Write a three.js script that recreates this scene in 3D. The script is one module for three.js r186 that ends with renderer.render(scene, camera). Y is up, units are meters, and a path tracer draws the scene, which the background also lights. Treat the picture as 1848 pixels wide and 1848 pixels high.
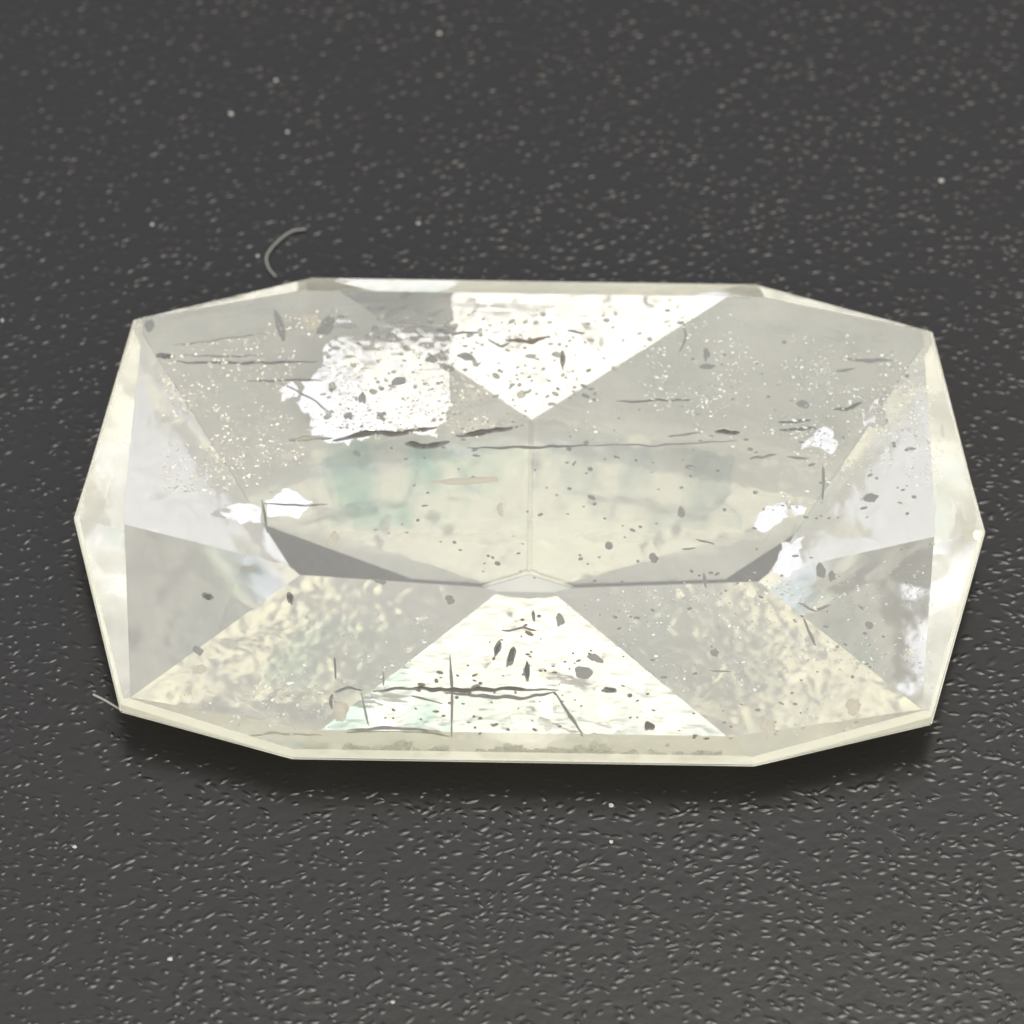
import * as THREE from 'three';
import { mergeGeometries } from 'three/addons/utils/BufferGeometryUtils.js';

/* ------------------------------------------------------------ scale, camera */
const U = 1e-5;                        // one drafting unit is 0.01 mm: the stone is about 16 mm long
const TILT = 28.895 * Math.PI / 180, DIST = 9000 * U;
const N_STONE = 2.0;
const RISE = 105;                      // girdle above the leather, drafting units
const scene = new THREE.Scene();
const camera = new THREE.PerspectiveCamera(2 * Math.atan(924 / 9000) * 180 / Math.PI, 1, 0.004, 2);
camera.position.set(0, RISE * U + DIST * Math.cos(TILT), DIST * Math.sin(TILT));
camera.lookAt(0, RISE * U, 0);
camera.updateMatrixWorld(true);
camera.focus = DIST - 130 * U; camera.userData.fStop = 115;

const renderer = new THREE.WebGLRenderer({ antialias: true });
renderer.toneMapping = THREE.LinearToneMapping;
renderer.toneMappingExposure = 1.45;
renderer.shadowMap.enabled = true;

/* ------------------------------------------------------------ seeded noise */
function rng(seed) { let s = seed >>> 0; return () => { s = (s + 0x6D2B79F5) | 0; let t = Math.imul(s ^ (s >>> 15), 1 | s); t = (t + Math.imul(t ^ (t >>> 7), 61 | t)) ^ t; return ((t ^ (t >>> 14)) >>> 0) / 4294967296; }; }
function hash(x, y, s) { let h = Math.imul(x, 374761393) ^ Math.imul(y, 668265263) ^ Math.imul(s, 2246822519); h = Math.imul(h ^ (h >>> 13), 1274126177); h ^= h >>> 16; h = Math.imul(h, 2246822519); h ^= h >>> 13; return (h >>> 0) / 4294967296; }
const mod = (a, n) => ((a % n) + n) % n;
function vnoise(x, y, px, py, s) {      // value noise that repeats after px, py cells
  const xi = Math.floor(x), yi = Math.floor(y), fx = x - xi, fy = y - yi, u = fx * fx * fx * (fx * (fx * 6 - 15) + 10), v = fy * fy * fy * (fy * (fy * 6 - 15) + 10);
  const x0 = mod(xi, px), x1 = mod(xi + 1, px), y0 = mod(yi, py), y1 = mod(yi + 1, py);
  const a = hash(x0, y0, s), b = hash(x1, y0, s), c = hash(x0, y1, s), d = hash(x1, y1, s);
  return a + (b - a) * u + (c - a) * v + (a - b - c + d) * u * v;
}
function fbm(x, y, p, s, oct) { let r = 0, a = 0.5, q = 1; for (let o = 0; o < oct; o++) { r += a * vnoise(x * q, y * q, p * q, p * q, s + o); a *= 0.5; q *= 2; } return r; }
function floatTexture(w, h, f, repeat) {
  const d = new Float32Array(w * h * 4);
  for (let j = 0; j < h; j++) for (let i = 0; i < w; i++) { const k = 4 * (j * w + i), c = f(i, j); if (typeof c === 'number') d[k] = d[k + 1] = d[k + 2] = c; else { d[k] = c[0]; d[k + 1] = c[1]; d[k + 2] = c[2]; } d[k + 3] = 1; }
  const t = new THREE.DataTexture(d, w, h, THREE.RGBAFormat, THREE.FloatType);
  t.magFilter = t.minFilter = THREE.LinearFilter; t.wrapS = t.wrapT = repeat ? THREE.RepeatWrapping : THREE.MirroredRepeatWrapping; t.needsUpdate = true;
  return t;
}

/* ------------------------------------------------------------ sky and sun */
const SUN_EL = 78 * Math.PI / 180, SUN_AZ = 25 * Math.PI / 180;          // azimuth from the far side (-z), towards +x
const sunDir = new THREE.Vector3(Math.sin(SUN_AZ) * Math.cos(SUN_EL), Math.sin(SUN_EL), -Math.cos(SUN_AZ) * Math.cos(SUN_EL));
const sky = floatTexture(512, 256, (i, j) => {
  const az = ((i + 0.5) / 512 - 0.5) * 2 * Math.PI, el = ((j + 0.5) / 256 - 0.5) * Math.PI;
  const x = Math.cos(el) * Math.cos(az), y = Math.sin(el), z = Math.cos(el) * Math.sin(az);
  if (y < 0) return [0.10, 0.10, 0.10];
  const q = 1 / (0.25 + y), cl = fbm(x * q * 1.7 + 20, z * q * 1.7 + 20, 64, 3, 5), cloud = Math.min(1, Math.max(0, (cl - 0.34) * 4));
  const c = x * sunDir.x + y * sunDir.y + z * sunDir.z, glow = 0.9 * Math.exp((c - 1) * 20);          // thin bright cloud, an aureole round the sun, warmer towards the near side
  const low = 0.26 * Math.exp(-y * y * 4), g = (1.05 + 0.30 * cloud) * (1 + 0.40 * z), w = Math.exp(-((y / 0.68) ** 6));      // warm haze low down, cool cloud above
  return [g * (0.94 + 0.11 * w) + low + glow, g * 0.975 + low * 0.92 + glow * 0.86, g * (1.19 - 0.02 * cloud - 0.60 * w) + low * 0.75 + glow * 0.2];
});
sky.mapping = THREE.EquirectangularReflectionMapping;
scene.background = sky; scene.environment = sky;
const sun = new THREE.DirectionalLight(new THREE.Color(1.0, 0.95, 0.86), 0.7);
sun.position.copy(sunDir).multiplyScalar(0.3); sun.castShadow = true; sun.shadow.radius = 26;
Object.assign(sun.shadow.camera, { left: -0.02, right: 0.02, top: 0.02, bottom: -0.02, near: 0.05, far: 0.6 });
scene.add(sun);

/* ------------------------------------------------------------ the cut of the stone: planes in its own axes (x along, y across, z up; girdle at z = 0) */
const deg = Math.PI / 180;
const GIRDLE = [[402, -474], [715, -387], [820, 0], [734, 402], [413, 514], [-413, 514], [-734, 402], [-820, 0], [-715, -387], [-408, -474]];
const KINDS = ['side_near', 'end_near', 'end_far', 'side_far', 'main_far', 'side_far', 'end_far', 'end_near', 'side_near', 'main_near'];
const PAV = { side_near: 45, end_near: 48.9, end_far: 48.45, side_far: 41.3, main_far: 53.5, main_near: 49.6 };
const INSET = { main_far: 52, main_near: 34, side_far: 48, side_near: 40, end_far: 92, end_near: 92 }, CORNER_Z = 27;   // the girdle rises to the four corners
const CROWN = 34.2, GIRDLE_H = 9, CULET = 541;
const planes = [];
GIRDLE.forEach((a, i) => {
  const b = GIRDLE[(i + 1) % 10], dx = b[0] - a[0], dy = b[1] - a[1], l = Math.hypot(dx, dy), nx = dy / l, ny = -dx / l, kind = KINDS[i];
  const put = (name, n, p) => planes.push({ name, side: i, kind, n: new THREE.Vector3(...n), d: n[0] * p[0] + n[1] * p[1] + n[2] * p[2] });
  const t = PAV[kind] * deg; put('pavilion_facet', [nx * Math.sin(t), ny * Math.sin(t), -Math.cos(t)], [a[0], a[1], -GIRDLE_H]);
  put('girdle_facet', [nx, ny, 0], [a[0], a[1], 0]);
  const corner = (q) => (Math.abs(q[0]) > 700 && q[1] ? CORNER_Z : 0), low = corner(a) ? b : a, s = INSET[kind];
  const p0 = new THREE.Vector3(...a, corner(a)), p1 = new THREE.Vector3(...b, corner(b)), p2 = new THREE.Vector3(low[0] - nx * s, low[1] - ny * s, CROWN);
  const cn = p1.clone().sub(p0).cross(p2.clone().sub(p0)).normalize(); put('crown_facet', cn.toArray(), p0.toArray());
  const wn = cn.clone().normalize().add(new THREE.Vector3(nx, ny, 0)).normalize(); put('girdle_facet', wn.toArray(), [p0.x - cn.x * 2.5 - nx * 2.5, p0.y - cn.y * 2.5 - ny * 2.5, p0.z - cn.z * 2.5]);   // upper girdle bevel, put in to draw a bright outline
});
planes.push({ name: 'culet_facet', kind: 'culet', n: new THREE.Vector3(0, 0, -1), d: CULET });
planes.push({ name: 'table_facet', kind: 'table', n: new THREE.Vector3(0, 0, 1), d: CROWN });
function facetPolygon(k) {
  const { n, d } = planes[k], u = new THREE.Vector3().crossVectors(Math.abs(n.z) < 0.9 ? new THREE.Vector3(0, 0, 1) : new THREE.Vector3(0, 1, 0), n).normalize(), v = new THREE.Vector3().crossVectors(n, u);
  let poly = [[-1, -1], [1, -1], [1, 1], [-1, 1]].map(([a, b]) => n.clone().multiplyScalar(d).addScaledVector(u, a * 4000).addScaledVector(v, b * 4000));
  planes.forEach((p, j) => {
    if (j === k) return;
    const out = [];
    poly.forEach((a, i) => {
      const b = poly[(i + 1) % poly.length], da = p.n.dot(a) - p.d, db = p.n.dot(b) - p.d;
      if (da <= 1e-7) out.push(a);
      if ((da < -1e-7 && db > 1e-7) || (da > 1e-7 && db < -1e-7)) out.push(a.clone().lerp(b, da / (da - db)));
    });
    poly = out;
  });
  return poly.length > 2 ? { poly, u, v } : null;
}

/* ------------------------------------------------------------ materials */
const stoneBump = floatTexture(1024, 1024, (i, j) => {   // marks left by the polish and shallow pits
  const x = i / 1024, y = j / 1024, w = fbm(x * 16, y * 16, 16, 31, 2) * 1.4;
  const a = vnoise(x * 40 + w, y * 40 + w, 40, 40, 40), b = vnoise(x * 76 + w, y * 76, 76, 76, 41);
  return 0.65 * a + 0.35 * b;
});
const milk = floatTexture(1024, 1024, (i, j) => {        // how clear the stone is, cloud by cloud
  const x = i / 1024, y = j / 1024, a = fbm(x * 6, y * 9, 6 * 3, 50, 5), b = fbm(x * 22, y * 40, 1024, 57, 3);
  return 0.86 + 0.30 * (a - 0.5) + 0.12 * (b - 0.45);
});
milk.wrapS = milk.wrapT = THREE.MirroredRepeatWrapping;
const haze = floatTexture(512, 512, (i, j) => { const a = fbm(i / 512 * 10, j / 512 * 14, 70, 500, 5), b = fbm(i / 512 * 60, j / 512 * 90, 540, 510, 2); return Math.max(0.02, 0.08 + 0.4 * (a - 0.5) + 0.12 * (b - 0.4)); });
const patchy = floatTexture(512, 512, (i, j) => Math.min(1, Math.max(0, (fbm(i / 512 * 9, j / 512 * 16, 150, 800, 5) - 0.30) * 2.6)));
const stone = (o) => new THREE.MeshPhysicalMaterial({ color: new THREE.Color(0.965, 0.962, 0.935), roughness: 0.03, ior: N_STONE, thickness: 1, transmission: 0.7, ...o });
const tint = (r, g, b) => new THREE.MeshPhysicalMaterial({ color: 0xffffff, transmission: 1, thickness: 0, ior: 1.0001, roughness: 0, map: floatTexture(256, 256, (i, j) => { const k = Math.min(1, Math.max(0.05, (fbm(i / 256 * 11, j / 256 * 18, 200, 800, 4) - 0.30) * 3)); return [1 - k * (1 - r), 1 - k * (1 - g), 1 - k * (1 - b)]; }) });   // a filter sheet, tinting what is seen through it
const M = {
  table: stone({ transmission: 0.975, roughness: 0.015 }),
  crown: stone({ transmission: 0.95, transmissionMap: milk, roughness: 0.08 }),
  crownNear: stone({ transmission: 1, roughness: 0.22, bumpMap: stoneBump, bumpScale: 1.0e-5 }),
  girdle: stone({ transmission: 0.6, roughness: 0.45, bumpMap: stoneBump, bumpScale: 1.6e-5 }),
  end_near: stone({ transmission: 0.66, roughness: 0.03, transmissionMap: milk }),
  end_far: stone({ transmission: 0.40, roughness: 0.04, transmissionMap: milk, bumpMap: stoneBump, bumpScale: 0.25e-5 }),
  side_near: stone({ transmission: 0.40, roughness: 0.05, transmissionMap: milk, bumpMap: stoneBump, bumpScale: 0.2e-5 }),
  side_far: stone({ transmission: 0.97, roughness: 0.03, bumpMap: stoneBump, bumpScale: 0.15e-5 }),
  main_near: stone({ transmission: 0.55, roughness: 0.03, bumpMap: stoneBump, bumpScale: 0.25e-5 }),
  main_far: stone({ transmission: 0.97, roughness: 0.05, bumpMap: stoneBump, bumpScale: 0.5e-5 }),
  break: stone({ transmission: 0.97, roughness: 0.08, bumpMap: stoneBump, bumpScale: 1.3e-5 }),  // surface of the added mirror slits
  culet: stone({ transmission: 0.8, roughness: 0.1 }),
  added_reflector: new THREE.MeshStandardMaterial({ color: 0xffffff, roughness: 0.8, map: floatTexture(512, 512, (i, j) => { const a = fbm(i / 512 * 8, j / 512 * 10, 18, 300, 5), v = 0.86 + 0.3 * (a - 0.5); return [v, v * 1.01, v * 0.97]; }) }),
  dark: new THREE.MeshStandardMaterial({ color: new THREE.Color(0.05, 0.048, 0.045), roughness: 0.5 }),
  brown: new THREE.MeshStandardMaterial({ color: new THREE.Color(0.10, 0.08, 0.062), roughness: 0.6 }),
  grey: new THREE.MeshStandardMaterial({ color: new THREE.Color(0.2, 0.2, 0.19), roughness: 0.6 }),
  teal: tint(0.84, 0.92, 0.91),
  greyTint: tint(0.80, 0.84, 0.86),
  paleReflection: new THREE.MeshStandardMaterial({ color: new THREE.Color(0.8, 0.8, 0.7), roughness: 0.8, transparent: true, opacity: 0.20, alphaMap: patchy }),  // pale sheet standing in for a reflected line
  cream: new THREE.MeshStandardMaterial({ color: new THREE.Color(0.84, 0.78, 0.61), roughness: 0.6 }),
  beige: new THREE.MeshStandardMaterial({ color: new THREE.Color(0.55, 0.51, 0.46), roughness: 0.6 }),
  milky: new THREE.MeshStandardMaterial({ color: new THREE.Color(0.44, 0.45, 0.45), roughness: 0.6 }),
  layer: new THREE.MeshStandardMaterial({ color: new THREE.Color(0.95, 0.95, 0.92), roughness: 0.9, transparent: true, opacity: 1, alphaMap: haze, side: THREE.DoubleSide }),
  pale: new THREE.MeshStandardMaterial({ color: new THREE.Color(0.66, 0.61, 0.50), roughness: 0.4 }),
};

/* ------------------------------------------------------------ the stone */
function finish(o) { o.traverse((m) => { if (m.isMesh) { m.castShadow = true; m.receiveShadow = true; } }); return o; }
const gem = new THREE.Group(); gem.name = 'gemstone';
gem.userData = { label: 'milky white faceted gemstone with dark inclusions lying on black leather', category: 'gemstone' };
gem.position.set(31 * U, (RISE - CULET) * U, (19 / Math.cos(TILT)) * U); gem.rotation.y = -1.0 * deg;
scene.add(gem); gem.updateMatrixWorld(true);
const local = (p) => new THREE.Vector3(p.x * U, (p.z + CULET) * U, -p.y * U);
const toGem = gem.matrixWorld.clone().invert();
function rayThrough(u, v) {             // the line of sight through a point of the picture
  const p = new THREE.Vector3(u / 924 - 1, 1 - v / 924, 0.5).unproject(camera);
  return { o: camera.position.clone(), d: p.sub(camera.position).normalize() };
}
function inStone(u, v, z) {             // the point at height z (drafting units, girdle = 0) that is seen there through the table
  const { o, d } = rayThrough(u, v); o.applyMatrix4(toGem); d.transformDirection(toGem);
  const top = (CROWN + CULET) * U, p = o.addScaledVector(d, (top - o.y) / d.y), c = -d.y, e = 1 / N_STONE, ct = Math.sqrt(1 - e * e * (1 - c * c));
  const r = d.multiplyScalar(e); r.y += e * c - ct;
  return p.addScaledVector(r, ((z + CULET) * U - p.y) / r.y);
}
function onSurface(u, v, sink) {        // where the line of sight meets the stone, a little way in
  const { o, d } = rayThrough(u, v); o.applyMatrix4(toGem); d.transformDirection(toGem);
  const D = new THREE.Vector3(d.x, -d.z, d.y), O = new THREE.Vector3(o.x / U, -o.z / U, o.y / U - CULET); let t = -1e9;
  for (const k of planes) { const c = k.n.dot(D); if (c < -1e-6) t = Math.max(t, (k.d - k.n.dot(O)) / c); }
  return o.addScaledVector(d, (t + sink) * U);
}
const drafting = (p) => new THREE.Vector3(p.x / U, -p.z / U, p.y / U - CULET);
function keelGap(u, v, p) { const a = drafting(inStone(u, v, 0)), b = drafting(inStone(u, v, -100)); return a.lerp(b, (p.d - p.n.dot(a)) / (p.n.dot(b) - p.n.dot(a))); }   // where that facet is seen through the table
const fans = {};
planes.forEach((p, k) => {
  const f = facetPolygon(k); if (!f) return;
  const c = f.poly.reduce((s, q) => s.add(q), new THREE.Vector3()).multiplyScalar(1 / f.poly.length);
  const pos = [], uv = [], nor = [], nn = [p.n.x, p.n.z, -p.n.y];
  for (let i = 1; i + 1 < f.poly.length; i++) for (const q of [f.poly[0], f.poly[i], f.poly[i + 1]]) { pos.push(...local(q).toArray()); nor.push(...nn); uv.push(q.dot(f.u) / 1000, q.dot(f.v) / 1000); }
  const g = new THREE.BufferGeometry(); g.setAttribute('position', new THREE.Float32BufferAttribute(pos, 3)); g.setAttribute('normal', new THREE.Float32BufferAttribute(nor, 3)); g.setAttribute('uv', new THREE.Float32BufferAttribute(uv, 2));
  const key = p.name + (p.side ?? ''); (fans[key] ??= { p, parts: [] }).parts.push(g);
});
{
  const openAtKeel = (f, p) => {  // opening cut in the added shell to make the dark wedges
    if (!f || p.kind !== 'side_far') return f;
    const left = p.n.x < 0, q = [keelGap(left ? 494 : 1424, left ? 958 : 974, p), keelGap(left ? 770 : 1296, left ? 1060 : 1058, p)], cut = new THREE.Vector3().subVectors(q[1], q[0]).cross(p.n).normalize();
    if (cut.y > 0) cut.negate(); const d = cut.dot(q[0]), out = [];          // keep what lies on the far side of the line
    f.poly.forEach((a, i) => { const b = f.poly[(i + 1) % f.poly.length], da = cut.dot(a) - d, db = cut.dot(b) - d; if (da <= 0) out.push(a); if ((da < 0) !== (db < 0)) out.push(a.clone().lerp(b, da / (da - db))); });
    return { ...f, poly: out };
  };
  // pale shell added behind the pavilion to brighten the stone from below
  const shells = planes.map((p, k) => p.name === 'pavilion_facet' || p.name === 'culet_facet' ? [openAtKeel(facetPolygon(k), p), p] : null).filter((e) => e && e[0]), pos = [], uv = [];
  for (const [f, p] of shells) for (let i = 1; i + 1 < f.poly.length; i++) for (const q of [f.poly[0], f.poly[i], f.poly[i + 1]]) { const v = local(q.clone().addScaledVector(p.n, 3)); pos.push(v.x, v.y, v.z); uv.push(q.x / 1000, q.y / 1000); }
  const g = new THREE.BufferGeometry(); g.setAttribute('position', new THREE.Float32BufferAttribute(pos, 3)); g.setAttribute('uv', new THREE.Float32BufferAttribute(uv, 2)); g.computeVertexNormals();
  const mesh = new THREE.Mesh(g, M.added_reflector); mesh.name = 'added_reflector'; gem.add(mesh);
}
const used = {};
function partName(n) { const k = used[n] = (used[n] ?? -1) + 1; return k ? `${n}_${String(k).padStart(3, '0')}` : n; }
for (const { p, parts } of Object.values(fans)) {
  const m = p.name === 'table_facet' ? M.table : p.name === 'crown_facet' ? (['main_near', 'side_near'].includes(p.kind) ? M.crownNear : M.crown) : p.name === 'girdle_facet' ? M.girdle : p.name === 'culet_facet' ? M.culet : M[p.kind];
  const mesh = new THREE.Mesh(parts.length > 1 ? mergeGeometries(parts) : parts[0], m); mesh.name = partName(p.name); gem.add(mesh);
}

/* ------------------------------------------------------------ what is enclosed in the stone */
const roomAt = (p) => { const q = drafting(p); return Math.min(...planes.map((k) => k.d - k.n.dot(q))); };
function inside(u, v, z, room = 6) { for (let k = 0; k < 30; k++) { const p = inStone(u, v, z); if (roomAt(p) > room) return p; z = z * 0.85 + 2; } return null; }
function addInclusion(name, g, m) { const o = new THREE.Mesh(g, m); o.name = partName(name); gem.add(o); return o; }
const R = rng(7);

function needle(pts, z, r, m, wob = 1) {   // a wavering tube, thick and thin along its length
  const P = [];
  for (let i = 0; i + 1 < pts.length; i++) { const [a, b] = [pts[i], pts[i + 1]], n = Math.max(2, Math.ceil(Math.hypot(b[0] - a[0], b[1] - a[1]) / 16)); for (let k = 0; k < n; k++) P.push([a[0] + (b[0] - a[0]) * k / n, a[1] + (b[1] - a[1]) * k / n + (R() - 0.5) * 3.4 * wob]); }
  P.push(pts.at(-1));
  const V = P.map(([u, v]) => (z > -75 ? onSurface(u, v, r < 5.6 ? r + 4 : r * 0.5) : inStone(u, v, z))); if (V.length < 2) return;
  const curve = new THREE.CatmullRomCurve3(V), seg = V.length * 4, g = new THREE.TubeGeometry(curve, seg, r * 0.8 * U, 7), pos = g.getAttribute('position'), ph = R() * 20;
  for (let i = 0; i <= seg; i++) {
    const t = i / seg, c = curve.getPointAt(t), f = (0.12 + 0.88 * Math.sqrt(Math.max(0, Math.sin(Math.PI * t)))) * (0.55 + 0.9 * fbm(t * V.length * 0.8 + ph, 3, 512, 5, 2));
    for (let j = 0; j < 8; j++) { const k = i * 8 + j, q = new THREE.Vector3().fromBufferAttribute(pos, k).sub(c).multiplyScalar(f).add(c); pos.setXYZ(k, q.x, q.y, q.z); }
  }
  g.computeVertexNormals(); addInclusion('needle_inclusion', g, m);
}
function crystal(u, v, a, b, turn, z, m, name = 'crystal_inclusion') {   // a lumpy grain, half axes a, b, turned in the plane of the table
  const p = z > -75 ? onSurface(u, v, name === 'pale_inclusion' ? Math.min(a, b) * 0.25 + 2 : m === M.grey ? 7 : 1) : inside(u, v, z, Math.min(a, 14)); if (!p) return;
  const g = new THREE.IcosahedronGeometry(1, 2), pos = g.getAttribute('position'), s = R() * 50;
  for (let i = 0; i < pos.count; i++) { const x = pos.getX(i), y = pos.getY(i), w = pos.getZ(i), f = 0.3 + 1.5 * fbm(x * 1.5 + s, y * 1.5 + w * 1.3 + s, 999, 11, 3); pos.setXYZ(i, x * f * a * U, w * f * Math.min(a, b) * (z > -75 ? 0.22 : 0.6) * U, y * f * b * U * 1.14); }
  g.rotateY(-turn); g.translate(p.x, p.y, p.z); g.computeVertexNormals(); addInclusion(name, g, m);
}
function sheet(outline, z, thick, m, name, rag = 0, tilt = 0) {         // a thin tint sheet inside the stone: a slab with a ragged outline
  const P = [];
  outline.forEach((a, i) => { const b = outline[(i + 1) % outline.length], n = rag ? Math.max(1, Math.round(Math.hypot(b[0] - a[0], b[1] - a[1]) / 14)) : 1; for (let k = 0; k < n; k++) P.push([a[0] + (b[0] - a[0]) * k / n + (R() - 0.5) * rag, a[1] + (b[1] - a[1]) * k / n + (R() - 0.5) * rag]); });
  const V = P.map(([u, v]) => inStone(u, v, z + tilt * (v - outline[0][1]))), flat = V.map((q) => new THREE.Vector2(q.x, -q.z)), tri = THREE.ShapeUtils.triangulateShape(flat, []), n = V.length;
  const pos = [], idx = [], uv = [];
  for (const s of thick ? [0, 1] : [0]) V.forEach((q) => { pos.push(q.x, q.y - s * thick * U, q.z); uv.push(q.x / (1000 * U), -q.z / (1000 * U)); });
  const up = THREE.ShapeUtils.area(flat) > 0;
  for (const [a, b, c] of tri) { idx.push(...(up ? [a, b, c] : [a, c, b])); if (thick) idx.push(...(up ? [n + a, n + c, n + b] : [n + a, n + b, n + c])); }
  for (let i = 0; thick && i < n; i++) { const j = (i + 1) % n; idx.push(...(up ? [i, n + i, n + j, i, n + j, j] : [i, n + j, n + i, i, j, n + j])); }
  const g0 = new THREE.BufferGeometry(); g0.setAttribute('position', new THREE.Float32BufferAttribute(pos, 3)); g0.setAttribute('uv', new THREE.Float32BufferAttribute(uv, 2)); g0.setIndex(idx);
  const g = g0.toNonIndexed(); g.computeVertexNormals(); return addInclusion(name, g, m);
}
function zone(outline, z, m, rag, layers = 3) {   // layers of one zone, each ending a little farther in
  const cx = outline.reduce((a, p) => a + p[0], 0) / outline.length, cy = outline.reduce((a, p) => a + p[1], 0) / outline.length;
  for (let k = 0; k < layers; k++) { const f = 1 - k * 0.045 - 0.05 * R(), g = 1 - k * 0.09 - 0.05 * R(), ox = (R() - 0.5) * 16; sheet(outline.map(([u, v]) => [cx + (u - cx) * f + ox, cy + (v - cy) * g]), z - k * 6, 0, m, 'tint_zone', rag); }
}
const inPoly = (P, x, y) => { let r = false; P.forEach((a, i) => { const b = P[(i + 1) % P.length]; if ((y < a[1]) !== (y < b[1]) && x < (b[0] - a[0]) * (y - a[1]) / (b[1] - a[1]) + a[0]) r = !r; }); return r; };
const grainShape = new THREE.IcosahedronGeometry(1, 0);
function cloud(name, outline, count, z0, z1, r0, r1, m, clump = 0.5, seed = 1, flat = 0.7) {   // pinpoints, denser here and thinner there
  const xs = outline.map((p) => p[0]), ys = outline.map((p) => p[1]), x0 = Math.min(...xs), x1 = Math.max(...xs), y0 = Math.min(...ys), y1 = Math.max(...ys), list = [], Q = rng(seed * 977 + 5);
  for (let k = 0; k < count * 60 && list.length < count; k++) {
    const u = x0 + Q() * (x1 - x0), v = y0 + Q() * (y1 - y0); if (!inPoly(outline, u + 90 * (fbm(u / 40 + 9, v / 40, 4096, 400, 3) - 0.45), v + 60 * (fbm(u / 40, v / 40 + 9, 4096, 410, 3) - 0.45))) continue;
    if (fbm(u / 70 + seed * 7, v / 45, 4096, seed + 200, 3) < 0.25 + clump * 0.4 * Q() + clump * 0.12) continue;
    const zz = z0 + Q() * (z1 - z0), p = zz > CROWN - 3 ? onSurface(u, v, CROWN - zz) : inStone(u, v, zz); const r = r0 + (r1 - r0) * Q() * Q(); if (z1 < CROWN - 3 && roomAt(p) < r + 2) continue;
    const s = new THREE.Vector3(r * (0.8 + 1.1 * Q()), r * (z1 > 0 ? 0.3 : flat), r * (0.6 + 0.6 * Q())).multiplyScalar(U);
    list.push(new THREE.Matrix4().compose(p, new THREE.Quaternion().setFromEuler(new THREE.Euler((Q() - 0.5) * 0.8, (Q() - 0.5) * 1.2, (Q() - 0.5) * 0.8)), s));
  }
  const o = new THREE.InstancedMesh(grainShape, m, list.length); list.forEach((t, i) => o.setMatrixAt(i, t)); o.name = partName(name); o.userData.kind = 'stuff'; gem.add(o);
}
// dark growth tubes, most of them along the stone
for (const [z, r, m, ...p] of [
  [-40, 4.2, M.dark, 310, 655, 440, 657, 575, 655], [-36, 3, M.grey, 330, 642, 400, 646, 480, 642], [-30, 2.6, M.grey, 312, 624, 400, 614, 482, 604], [-50, 3.4, M.dark, 446, 690, 520, 687, 582, 689],
  [-30, 3, M.grey, 505, 692, 560, 720, 600, 748], [-45, 4.2, M.dark, 800, 602, 835, 603, 872, 601], [-45, 6.5, M.brown, 912, 613, 960, 616, 992, 606], [-45, 4, M.brown, 1024, 598, 1056, 603], [-40, 4, M.grey, 880, 613, 905, 626, 922, 618],
  [-70, 9, M.dark, 600, 796, 660, 784, 720, 782, 790, 772], [-70, 10, M.dark, 730, 801, 770, 806, 812, 798], [-70, 8.5, M.dark, 822, 788, 870, 782, 936, 770], [-70, 4, M.dark, 842, 809, 950, 809, 1065, 806], [-70, 3, M.grey, 1060, 806, 1200, 805, 1330, 796],
  [-70, 7, M.grey, 520, 795, 560, 791, 600, 792], [-60, 3.6, M.dark, 1112, 727, 1180, 724, 1248, 724], [-70, 7, M.dark, 1290, 779, 1336, 781], [-70, 4, M.grey, 1205, 790, 1262, 783], [-60, 4.5, M.dark, 1404, 763, 1464, 760], [-60, 5, M.dark, 1406, 777, 1474, 775],
  [-60, 5.5, M.dark, 1500, 741, 1530, 739, 1556, 728], [-50, 5.5, M.grey, 1528, 651, 1614, 653], [-50, 4, M.grey, 1508, 671, 1544, 666], [-70, 4, M.grey, 1352, 829, 1402, 822], [-70, 4, M.grey, 1420, 826, 1460, 829], [-70, 4.2, M.grey, 1485, 838, 1486, 870, 1484, 905],
  [-80, 4, M.brown, 472, 900, 478, 930, 482, 962], [-80, 3.4, M.brown, 474, 910, 530, 911, 592, 910], [-60, 3, M.grey, 1225, 640, 1238, 610, 1232, 580],
  [-25, 6, M.dark, 668, 1247, 740, 1243, 820, 1246, 920, 1244, 1010, 1246], [-25, 5.5, M.dark, 800, 1252, 870, 1258, 940, 1262, 1004, 1250], [-24, 4, M.brown, 812, 1186, 816, 1250, 815, 1330], [-24, 3.4, M.dark, 604, 1188, 606, 1228], [-22, 3, M.grey, 692, 1214, 692, 1240],
  [-20, 4, M.dark, 604, 1250, 630, 1242, 656, 1248], [-20, 5, M.dark, 600, 1254, 597, 1270, 602, 1284], [-20, 3, M.grey, 652, 1252, 660, 1290, 666, 1312], [-16, 4.6, M.dark, 624, 1322, 690, 1314, 760, 1318, 812, 1328], [-20, 4.5, M.brown, 1000, 1250, 1020, 1280, 1052, 1328], [-20, 3, M.brown, 740, 1256, 770, 1264, 800, 1272],
  [-20, 3, M.grey, 420, 1330, 500, 1322, 582, 1326], [-30, 4, M.dark, 905, 1141, 945, 1135, 968, 1140], [-60, 3, M.grey, 1280, 1210, 1320, 1214], [-60, 3, M.grey, 1255, 975, 1290, 984], [-70, 3.4, M.grey, 1230, 992, 1256, 990], [-80, 4, M.grey, 1270, 1035, 1274, 1062],
  [-60, 4, M.grey, 1450, 1118, 1464, 1150, 1472, 1168], [-60, 4, M.grey, 1440, 1090, 1470, 1104, 1500, 1092],
]) { const q = []; for (let i = 0; i < p.length; i += 2) q.push([p[i], p[i + 1]]); needle(q, z, r, m); }
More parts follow.
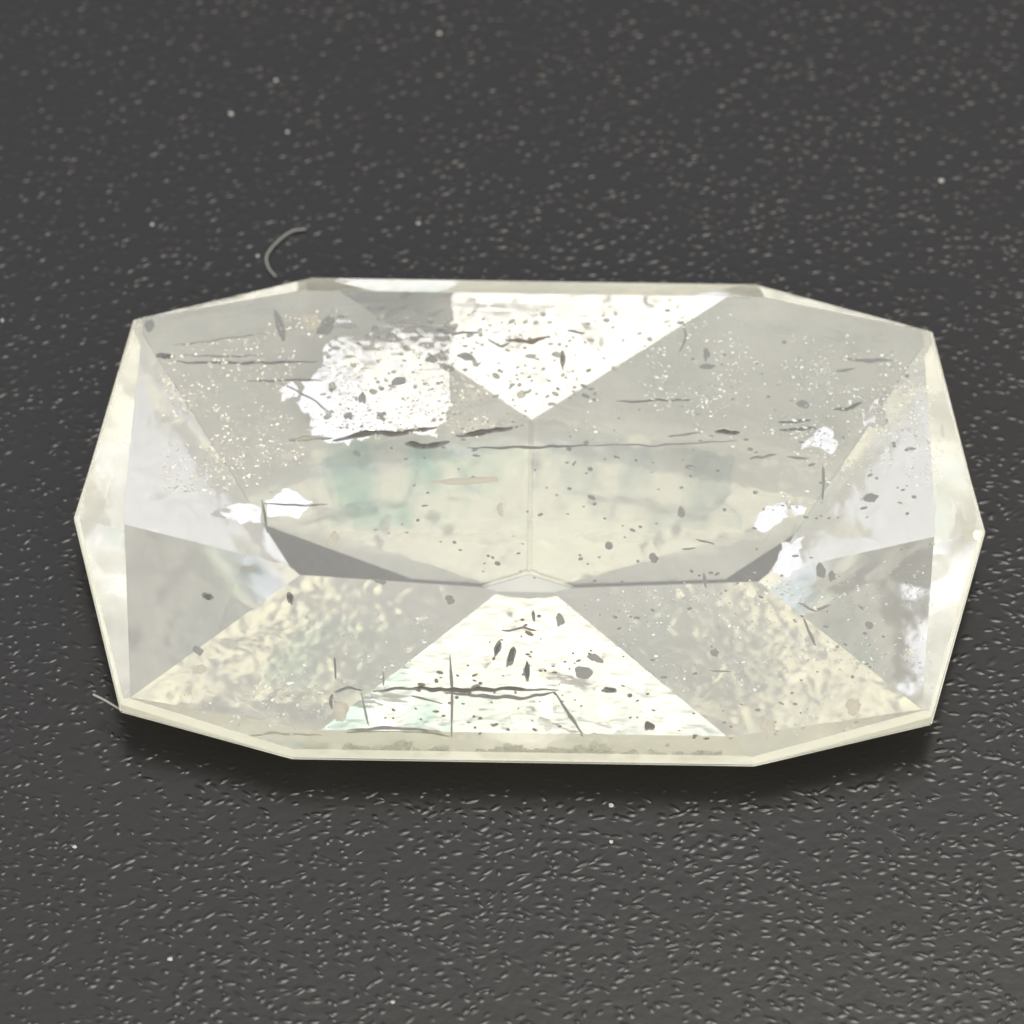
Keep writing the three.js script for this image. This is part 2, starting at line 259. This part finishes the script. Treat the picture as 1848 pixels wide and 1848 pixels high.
// short dark crystals: u, v, half axes, turn, height
for (const [u, v, a, b, t, z, k] of [
  [298, 643, 15, 6, 0, -25, 0], [898, 1171, 7, 15, 0.25, -20, 0], [923, 1186, 6, 16, 0.2, -20, 0], [950, 1212, 6.5, 15, 0, -20, 0], [1098, 1245, 14, 5.5, 0, -20, 0], [1170, 1310, 9, 9, 0, -14, 0], [963, 1112, 4, 10, -0.1, -30, 0], [375, 1077, 14, 5.5, 0.35, -30, 0], [357, 1176, 10, 6, 0.5, -25, 1],
  [523, 1079, 6, 10, -0.2, -40, 0], [686, 1051, 10, 4.5, 0.2, -50, 1], [780, 650, 11, 8, 0.3, -40, 1], [806, 664, 14, 6, 0.4, -40, 1], [842, 645, 16, 6, 0.2, -40, 1], [1015, 648, 5, 16, 0, -40, 2], [1275, 640, 6, 12, 0, -50, 1], [1275, 663, 13, 5, 0, -50, 1], [1450, 732, 14, 8, 0.1, -60, 1], [1098, 985, 7, 7, 0, -80, 1], [1179, 1007, 9, 8, 0, -80, 1],
  [1230, 925, 6, 9, 0, -80, 1], [812, 1083, 9, 7, 0.3, -60, 1], [1010, 1120, 8, 12, 0, -40, 1], [1480, 1030, 10, 14, 0, -60, 1], [1568, 1130, 7, 7, 0, -50, 1], [1500, 1040, 6, 10, 0.3, -60, 1], [720, 690, 12, 8, 0, -60, 1], [655, 720, 7, 10, 0, -60, 1], [600, 700, 6, 9, 0, -60, 1], [690, 752, 9, 9, 0, -70, 1], [630, 752, 8, 7, 0, -70, 1],
  [270, 590, 8, 12, 0, -14, 1], [590, 590, 13, 20, 0.6, -25, 1], [505, 590, 7, 26, -0.3, -30, 1], [1290, 1180, 8, 6, 0, -50, 1], [1570, 900, 12, 8, 0, -60, 1], [1700, 780, 5, 14, 0, -10, 1], [860, 1240, 8, 5, 0, -20, 2], [1052, 1215, 16, 10, 0.3, -24, 1], [1075, 1190, 14, 6, 0.6, -24, 1],
]) crystal(u, v, a, b, t, z, [M.dark, M.grey, M.brown][k]);
// pale cream grains and glints
for (const [u, v, a, b, t, z] of [[1752, 966, 18, 9, -0.2, -2], [360, 1210, 13, 8, -0.5, -16], [1541, 1276, 14, 16, 0.5, -14], [1385, 1311, 13, 10, 0, -12], [903, 921, 6, 13, -0.1, -60], [850, 868, 58, 6, -0.06, -60], [560, 580, 20, 12, 0.6, -30], [600, 972, 9, 16, 0.5, -60], [614, 1282, 13, 18, 0, -60], [940, 712, 10, 7, 0.4, -60]])
  crystal(u, v, a, b, t, z, M.pale, 'pale_inclusion');
// tint sheets: teal body colour, painted shade, painted bright lines
function zoneAlong(outline, right, inset, m, rag) {   // a tint sheet close above the far side facets, dimming the band there
  const f = planes.find((p) => p.name === 'pavilion_facet' && p.kind === 'side_far' && (p.n.x > 0) === right), d = f.d - inset, P = [];
  outline.forEach((a, i) => { const b = outline[(i + 1) % outline.length], k = Math.max(1, Math.round(Math.hypot(b[0] - a[0], b[1] - a[1]) / 14)); for (let t = 0; t < k; t++) P.push([a[0] + (b[0] - a[0]) * t / k + (R() - 0.5) * rag, a[1] + (b[1] - a[1]) * t / k + (R() - 0.5) * rag]); });
  const V = P.map(([u, v]) => keelGap(u, v, { n: f.n, d })).filter((q) => planes.every((k) => k.d - k.n.dot(q) > 1));
  const ux = new THREE.Vector3(1, 0, 0).cross(f.n).normalize(), uy = new THREE.Vector3().crossVectors(f.n, ux), flat = V.map((q) => new THREE.Vector2(q.dot(ux), q.dot(uy))), pos = [], uv = [];
  for (const t of THREE.ShapeUtils.triangulateShape(flat, [])) for (const k of t) { pos.push(...local(V[k]).toArray()); uv.push(flat[k].x / 1000, flat[k].y / 1000); }
  const g = new THREE.BufferGeometry(); g.setAttribute('position', new THREE.Float32BufferAttribute(pos, 3)); g.setAttribute('uv', new THREE.Float32BufferAttribute(uv, 2)); g.computeVertexNormals(); addInclusion('tint_zone', g, m);
}
zoneAlong([[572, 806], [660, 796], [780, 804], [900, 800], [956, 820], [940, 900], [956, 950], [780, 958], [604, 954], [590, 880]], false, 6, M.teal, 12);  // teal body colour that also dims the reflected band
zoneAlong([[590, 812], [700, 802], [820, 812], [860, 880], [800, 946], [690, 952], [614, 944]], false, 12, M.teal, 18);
zoneAlong([[964, 806], [1100, 800], [1330, 826], [1310, 900], [1346, 950], [1150, 958], [964, 950]], true, 8, M.greyTint, 16);  // shade of the right band, put into a grey tint
zone([[606, 957], [966, 960], [980, 976], [900, 984], [720, 976], [610, 968]], 8, M.paleReflection, 8);  // bright reflected line above the keel, painted as a pale sheet
zone([[1030, 962], [1395, 962], [1390, 976], [1060, 980]], 8, M.paleReflection, 10);
zone([[430, 1318], [600, 1322], [600, 1352], [520, 1352]], -8, M.greyTint, 8);  // greyer patch on the lower left rim strip
// milky layers across the stone
function section(z, off) {   // the stone's outline at height z, shrunk by off
  const line = (k) => { const p = planes.find((q) => q.name === 'pavilion_facet' && q.side === k), h = Math.hypot(p.n.x, p.n.y); return [p.n.x / h, p.n.y / h, (p.d - p.n.z * z) / h - off]; };
  return GIRDLE.map((a, i) => { const [a1, b1, c1] = line(i), [a2, b2, c2] = line((i + 9) % 10), D = a1 * b2 - a2 * b1; return new THREE.Vector2((c1 * b2 - c2 * b1) / D, (a1 * c2 - a2 * c1) / D); });
}
for (const z of [-60]) {   // clearer along the near side and in the middle
  const near = [[470, 60], [300, 10], [-300, 10], [-470, 60]].map((q) => new THREE.Vector2(...q)), o = section(z, 14), ringed = [o[1], o[2], o[3], o[4], o[5], o[6], o[7], o[8], new THREE.Vector2(-560, -250), new THREE.Vector2(-470, 60), ...near.reverse().slice(1, 3), new THREE.Vector2(470, 60), new THREE.Vector2(560, -250)];
  const g = new THREE.ShapeGeometry(new THREE.Shape(ringed.map((v) => v.clone().multiplyScalar(U)))); g.rotateX(-Math.PI / 2); g.translate(0, (z + CULET) * U, 0);
  const p = g.getAttribute('position'), uv = g.getAttribute('uv'); for (let i = 0; i < p.count; i++) uv.setXY(i, p.getX(i) / (1700 * U) + z * 0.01, p.getZ(i) / (1700 * U));
  addInclusion('milky_layer', g, M.layer);
}
// mirror slits added to make cream flashes, parallel to the long far facet
const longFacet = planes.find((p) => p.name === 'pavilion_facet' && p.kind === 'main_far');
function added_break(outline, inset, rag) {
  const n = longFacet.n, d = longFacet.d - inset, P = [], uax = new THREE.Vector3(1, 0, 0), vax = new THREE.Vector3().crossVectors(n, uax);
  outline.forEach((a, i) => { const b = outline[(i + 1) % outline.length], k = Math.max(1, Math.round(Math.hypot(b[0] - a[0], b[1] - a[1]) / 9)); for (let t = 0; t < k; t++) P.push([a[0] + (b[0] - a[0]) * t / k + (R() - 0.5) * rag, a[1] + (b[1] - a[1]) * t / k + (R() - 0.5) * rag]); });
  P.forEach((p) => { const dx = fbm(p[0] / 38 + 5, p[1] / 38, 999, 700, 3) - 0.45, dy = fbm(p[0] / 38, p[1] / 38 + 5, 999, 710, 3) - 0.45; p[0] += dx * rag * 4; p[1] += dy * rag * 2.6; });
  const Q = P.map(([u, v]) => { const a = drafting(inStone(u, v, 0)), b = drafting(inStone(u, v, -100)), f = (d - n.dot(a)) / (n.dot(b) - n.dot(a)); return a.lerp(b, f); }).filter((q) => planes.every((k) => k.d - k.n.dot(q) > 4));
  if (Q.length < 3) return;
  const flat = Q.map((q) => new THREE.Vector2(q.dot(uax), q.dot(vax))), tri = THREE.ShapeUtils.triangulateShape(flat, []), up = THREE.ShapeUtils.area(flat) > 0, m = Q.length, pos = [], uv = [], idx = [];
  for (const s of [0, 1]) Q.forEach((q, i) => { const v = local(q.clone().addScaledVector(n, s * 2)); pos.push(v.x, v.y, v.z); uv.push(flat[i].x / 1000, flat[i].y / 1000); });
  for (const [a, b, c] of tri) { idx.push(...(up ? [a, b, c] : [a, c, b])); idx.push(...(up ? [m + a, m + c, m + b] : [m + a, m + b, m + c])); }
  for (let i = 0; i < m; i++) { const j = (i + 1) % m; idx.push(...(up ? [i, m + j, m + i, i, j, m + j] : [i, m + i, m + j, i, m + j, j])); }
  const g0 = new THREE.BufferGeometry(); g0.setAttribute('position', new THREE.Float32BufferAttribute(pos, 3)); g0.setAttribute('uv', new THREE.Float32BufferAttribute(uv, 2)); g0.setIndex(idx);
  const g = g0.toNonIndexed(); g.computeVertexNormals(); addInclusion('added_break', g, M.break);
}
added_break([[560, 668], [610, 616], [660, 600], [690, 574], [790, 572], [820, 640], [800, 690], [812, 740], [790, 778], [720, 770], [690, 790], [585, 794], [560, 760], [535, 735]], 120, 12);
added_break([[505, 700], [532, 690], [540, 718], [515, 726]], 130, 8);
added_break([[578, 590], [620, 574], [640, 586], [610, 602]], 96, 8);
added_break([[1450, 812], [1482, 772], [1500, 776], [1512, 816]], 150, 7);
added_break([[1550, 748], [1590, 716], [1600, 768], [1560, 776]], 150, 7);
added_break([[1352, 956], [1378, 912], [1412, 902], [1420, 930], [1392, 962]], 230, 7);
added_break([[1426, 910], [1452, 912], [1450, 930], [1430, 932]], 230, 5);
added_break([[1396, 1030], [1410, 984], [1450, 972], [1448, 1014], [1420, 1044]], 240, 7);
added_break([[380, 926], [440, 908], [466, 920], [462, 950]], 240, 7);
added_break([[482, 900], [520, 884], [560, 904], [540, 936], [490, 930]], 240, 7);
// clouds of pinpoints
const upLeft = [[290, 640], [560, 560], [690, 560], [960, 768], [870, 780], [580, 792], [540, 880], [300, 890]];
cloud('pinpoint_cloud', upLeft, 2200, CROWN - 1, CROWN, 0.9, 3.2, M.beige, 0.6, 4);
cloud('pinpoint_cloud', [[1240, 560], [1340, 560], [1680, 640], [1700, 900], [1420, 930], [1340, 790], [1020, 790], [1070, 700]], 2000, CROWN - 1, CROWN, 0.9, 3.6, M.milky, 0.55, 5);
cloud('pinpoint_cloud', [[1140, 1050], [1370, 1050], [1700, 1000], [1660, 1280], [1360, 1340], [1000, 1110]], 800, CROWN - 1, CROWN, 0.9, 3.2, M.milky, 0.75, 6);
cloud('pinpoint_cloud', [[300, 1270], [560, 1100], [850, 1100], [620, 1300], [540, 1345]], 350, CROWN - 1, CROWN, 0.9, 3.2, M.milky, 0.8, 7);
cloud('pinpoint_cloud', [[620, 1325], [1330, 1345], [1330, 1368], [560, 1358]], 700, -14, -2, 3, 9, M.milky, 0.4, 8);
cloud('dark_pinpoint', [[600, 560], [1300, 560], [1650, 640], [1680, 1260], [1350, 1330], [1000, 1080], [600, 940]], 260, -40, CROWN, 2, 6, M.grey, 0.55, 9);
cloud('dark_pinpoint', [[960, 1100], [640, 1300], [1320, 1340]], 90, CROWN - 1, CROWN, 2, 6, M.brown, 0.3, 10);
cloud('dark_pinpoint', [[575, 620], [690, 560], [1240, 560], [960, 768], [580, 795]], 190, CROWN - 0.5, CROWN + 0.5, 2, 7, M.grey, 0.3, 11);

/* ------------------------------------------------------------ leather pad with an unseen recess, added to keep the shadow tight */
const grain = floatTexture(2048, 2048, (i, j) => {   // low pimples, longer than wide, on a nearly smooth skin
  const x = i / 2048, y = j / 2048, w1 = fbm(x * 24, y * 24, 24, 70, 2) - 0.5, w2 = fbm(x * 24, y * 24, 24, 73, 2) - 0.5;
  const nx = 104, ny = 140, X = x * nx + w1 * 1.2, Y = y * ny + w2 * 1.2, xi = Math.floor(X), yi = Math.floor(Y);
  let h = 0;
  for (let b = -1; b < 2; b++) for (let a = -1; a < 2; a++) {
    const cx = mod(xi + a, nx), cy = mod(yi + b, ny); if (hash(cx, cy, 85) > 0.5 + 0.6 * fbm(cx / 9, cy / 9, 999, 97, 2)) continue;
    const dx = xi + a + hash(cx, cy, 80) - X, dy = (yi + b + hash(cx, cy, 81) - Y) * 0.75, t = (hash(cx, cy, 82) - 0.5) * 1.3, c = Math.cos(t), s = Math.sin(t);
    const q = ((c * dx + s * dy) / (0.30 + 0.42 * hash(cx, cy, 83))) ** 2 + ((c * dy - s * dx) / (0.18 + 0.14 * hash(cx, cy, 84))) ** 2;
    if (q < 1) h = Math.max(h, (1 - q) ** 2 * (0.25 + 0.75 * hash(cx, cy, 86)));
  }
  return h + 0.22 * fbm(x * 128, y * 160, 160 * 128, 90, 3);
}, true);
const leather = new THREE.MeshPhysicalMaterial({ color: new THREE.Color(0.011, 0.0105, 0.0118), roughness: 0.22, ior: 1.45, specularIntensity: 0.6, bumpMap: grain, bumpScale: 0.95e-5 });
{
  const ring = (z, off) => GIRDLE.map((a, i) => {   // the stone's outline at height z, grown by off
    const line = (k) => { const p = planes.find((q) => q.name === 'pavilion_facet' && q.side === k), h = Math.hypot(p.n.x, p.n.y); return [p.n.x / h, p.n.y / h, (p.d - p.n.z * z) / h + off]; };
    const [a1, b1, c1] = line(i), [a2, b2, c2] = line((i + 9) % 10), D = a1 * b2 - a2 * b1;
    return new THREE.Vector2((c1 * b2 - c2 * b1) / D, (a1 * c2 - a2 * c1) / D);
  });
  const turn = (v, z) => { const p = new THREE.Vector3(v.x * U, 0, -v.y * U).applyAxisAngle(new THREE.Vector3(0, 1, 0), gem.rotation.y).add(gem.position); p.y = z; return p; };
  const top = ring(-RISE, 5).map((v) => turn(v, 0)), low = ring(-RISE, 5).map((v) => turn(v, -(CULET - RISE + 8) * U));
  const shape = new THREE.Shape([[-0.12, -0.12], [0.12, -0.12], [0.12, 0.12], [-0.12, 0.12]].map((p) => new THREE.Vector2(...p)));
  shape.holes.push(new THREE.Path(top.map((p) => new THREE.Vector2(p.x, -p.z))));
  const sheet = new THREE.ShapeGeometry(shape); sheet.rotateX(-Math.PI / 2);
  const pos = [];
  top.forEach((p, i) => { const q = top[(i + 1) % 10], r = low[(i + 1) % 10], s = low[i]; for (const v of [p, s, r, p, r, q]) pos.push(v.x, v.y, v.z); });
  for (let i = 1; i < 9; i++) for (const v of [low[0], low[i], low[i + 1]]) pos.push(v.x, v.y, v.z);
  const pit = new THREE.BufferGeometry(); pit.setAttribute('position', new THREE.Float32BufferAttribute(pos, 3)); pit.computeVertexNormals();
  const flat = sheet.toNonIndexed(), all = [flat, pit].map((g) => { const p = g.getAttribute('position'), uv = []; for (let i = 0; i < p.count; i++) uv.push(p.getX(i) / (2200 * U), -p.getZ(i) / (2200 * U)); g.setAttribute('uv', new THREE.Float32BufferAttribute(uv, 2)); return g; });
  const pad = new THREE.Mesh(mergeGeometries(all), leather); pad.name = 'leather_surface'; pad.userData = { kind: 'structure', label: 'black grained leather surface under the gemstone', category: 'surface' };
  scene.add(finish(pad));
}
finish(gem);

/* ------------------------------------------------------------ fibres and dust on the leather */
function onLeather(u, v, h) { const { o, d } = rayThrough(u, v); return o.addScaledVector(d, (h * U - o.y) / d.y); }
function fibre(points, h, r, label) {
  const V = points.map(([u, v, dh]) => onLeather(u, v, h + (dh ?? 0))), base = V[0].clone().setY(0);
  const g = new THREE.TubeGeometry(new THREE.CatmullRomCurve3(V.map((p) => p.sub(base))), 48, r * U, 7);
  const o = new THREE.Mesh(g, new THREE.MeshStandardMaterial({ color: new THREE.Color(0.2, 0.2, 0.195), roughness: 0.7 }));
  o.name = label.includes('curved') ? 'fibre' : 'fibre_001'; o.position.copy(base); o.userData = { label, category: 'fibre' }; scene.add(finish(o));
}
fibre([[552, 413], [528, 417], [508, 430], [490, 448], [481, 464], [484, 482], [498, 500]], 5, 1.9, 'thin grey curved fibre on the leather above the left part of the gemstone');
fibre([[168, 1253], [190, 1264], [212, 1277], [226, 1284, 6], [246, 1284, 8]], 62, 2.2, 'short pale straight fibre sticking out under the lower left corner of the gemstone');
const dustMaterial = new THREE.MeshStandardMaterial({ color: new THREE.Color(0.3, 0.3, 0.3), roughness: 0.6 });
[
  [275, 405, 2.8, 'left of the curved fibre, nearest the left corner of the gemstone'],
  [417, 205, 3.3, 'above and left of the curved fibre, brightest there'],
  [498, 145, 2.8, 'topmost of the three above the curved fibre'],
  [519, 238, 2.8, 'straight above the curved fibre, lowest of the upper left group'],
  [465, 462, 2.8, 'touching the left side of the curved fibre'],
  [135, 1528, 3.3, 'below the lower left corner of the gemstone'],
  [307, 1731, 3.9, 'in the lower left part of the leather, low down'],
  [1103, 1453, 3.9, 'just below the lower edge of the gemstone, upper of a pair'],
  [1103, 1519, 3.3, 'below the lower edge of the gemstone, lower of a pair'],
  [755, 403, 2.8, 'a little above the upper edge of the gemstone'],
  [793, 60, 3.3, 'near the upper border, above the middle of the gemstone'],
  [1699, 326, 3.9, 'above the upper right corner of the gemstone'],
  [709, 1809, 3.3, 'at the lower border, left of the middle'],
  [4, 578, 2.8, 'at the left border, beside the upper left corner of the gemstone']].forEach(([u, v, r, where], i) => {
  const g = new THREE.IcosahedronGeometry(r * U, 1), pos = g.getAttribute('position');
  for (let k = 0; k < pos.count; k++) { const f = 0.75 + 0.5 * hash(Math.round(pos.getX(k) * 1e7), Math.round((pos.getY(k) + pos.getZ(k) * 3) * 1e7), i); pos.setXYZ(k, pos.getX(k) * f * 1.2, pos.getY(k) * f * 0.7, pos.getZ(k) * f); }
  g.computeVertexNormals();
  const o = new THREE.Mesh(g, dustMaterial); o.name = i ? `dust_speck_${String(i).padStart(3, '0')}` : 'dust_speck'; o.position.copy(onLeather(u, v, r * 0.5));
  o.userData = { label: `tiny pale dust speck ${where}`, category: 'dust speck', group: 'dust specks scattered on the leather' }; scene.add(finish(o));
});

renderer.render(scene, camera);
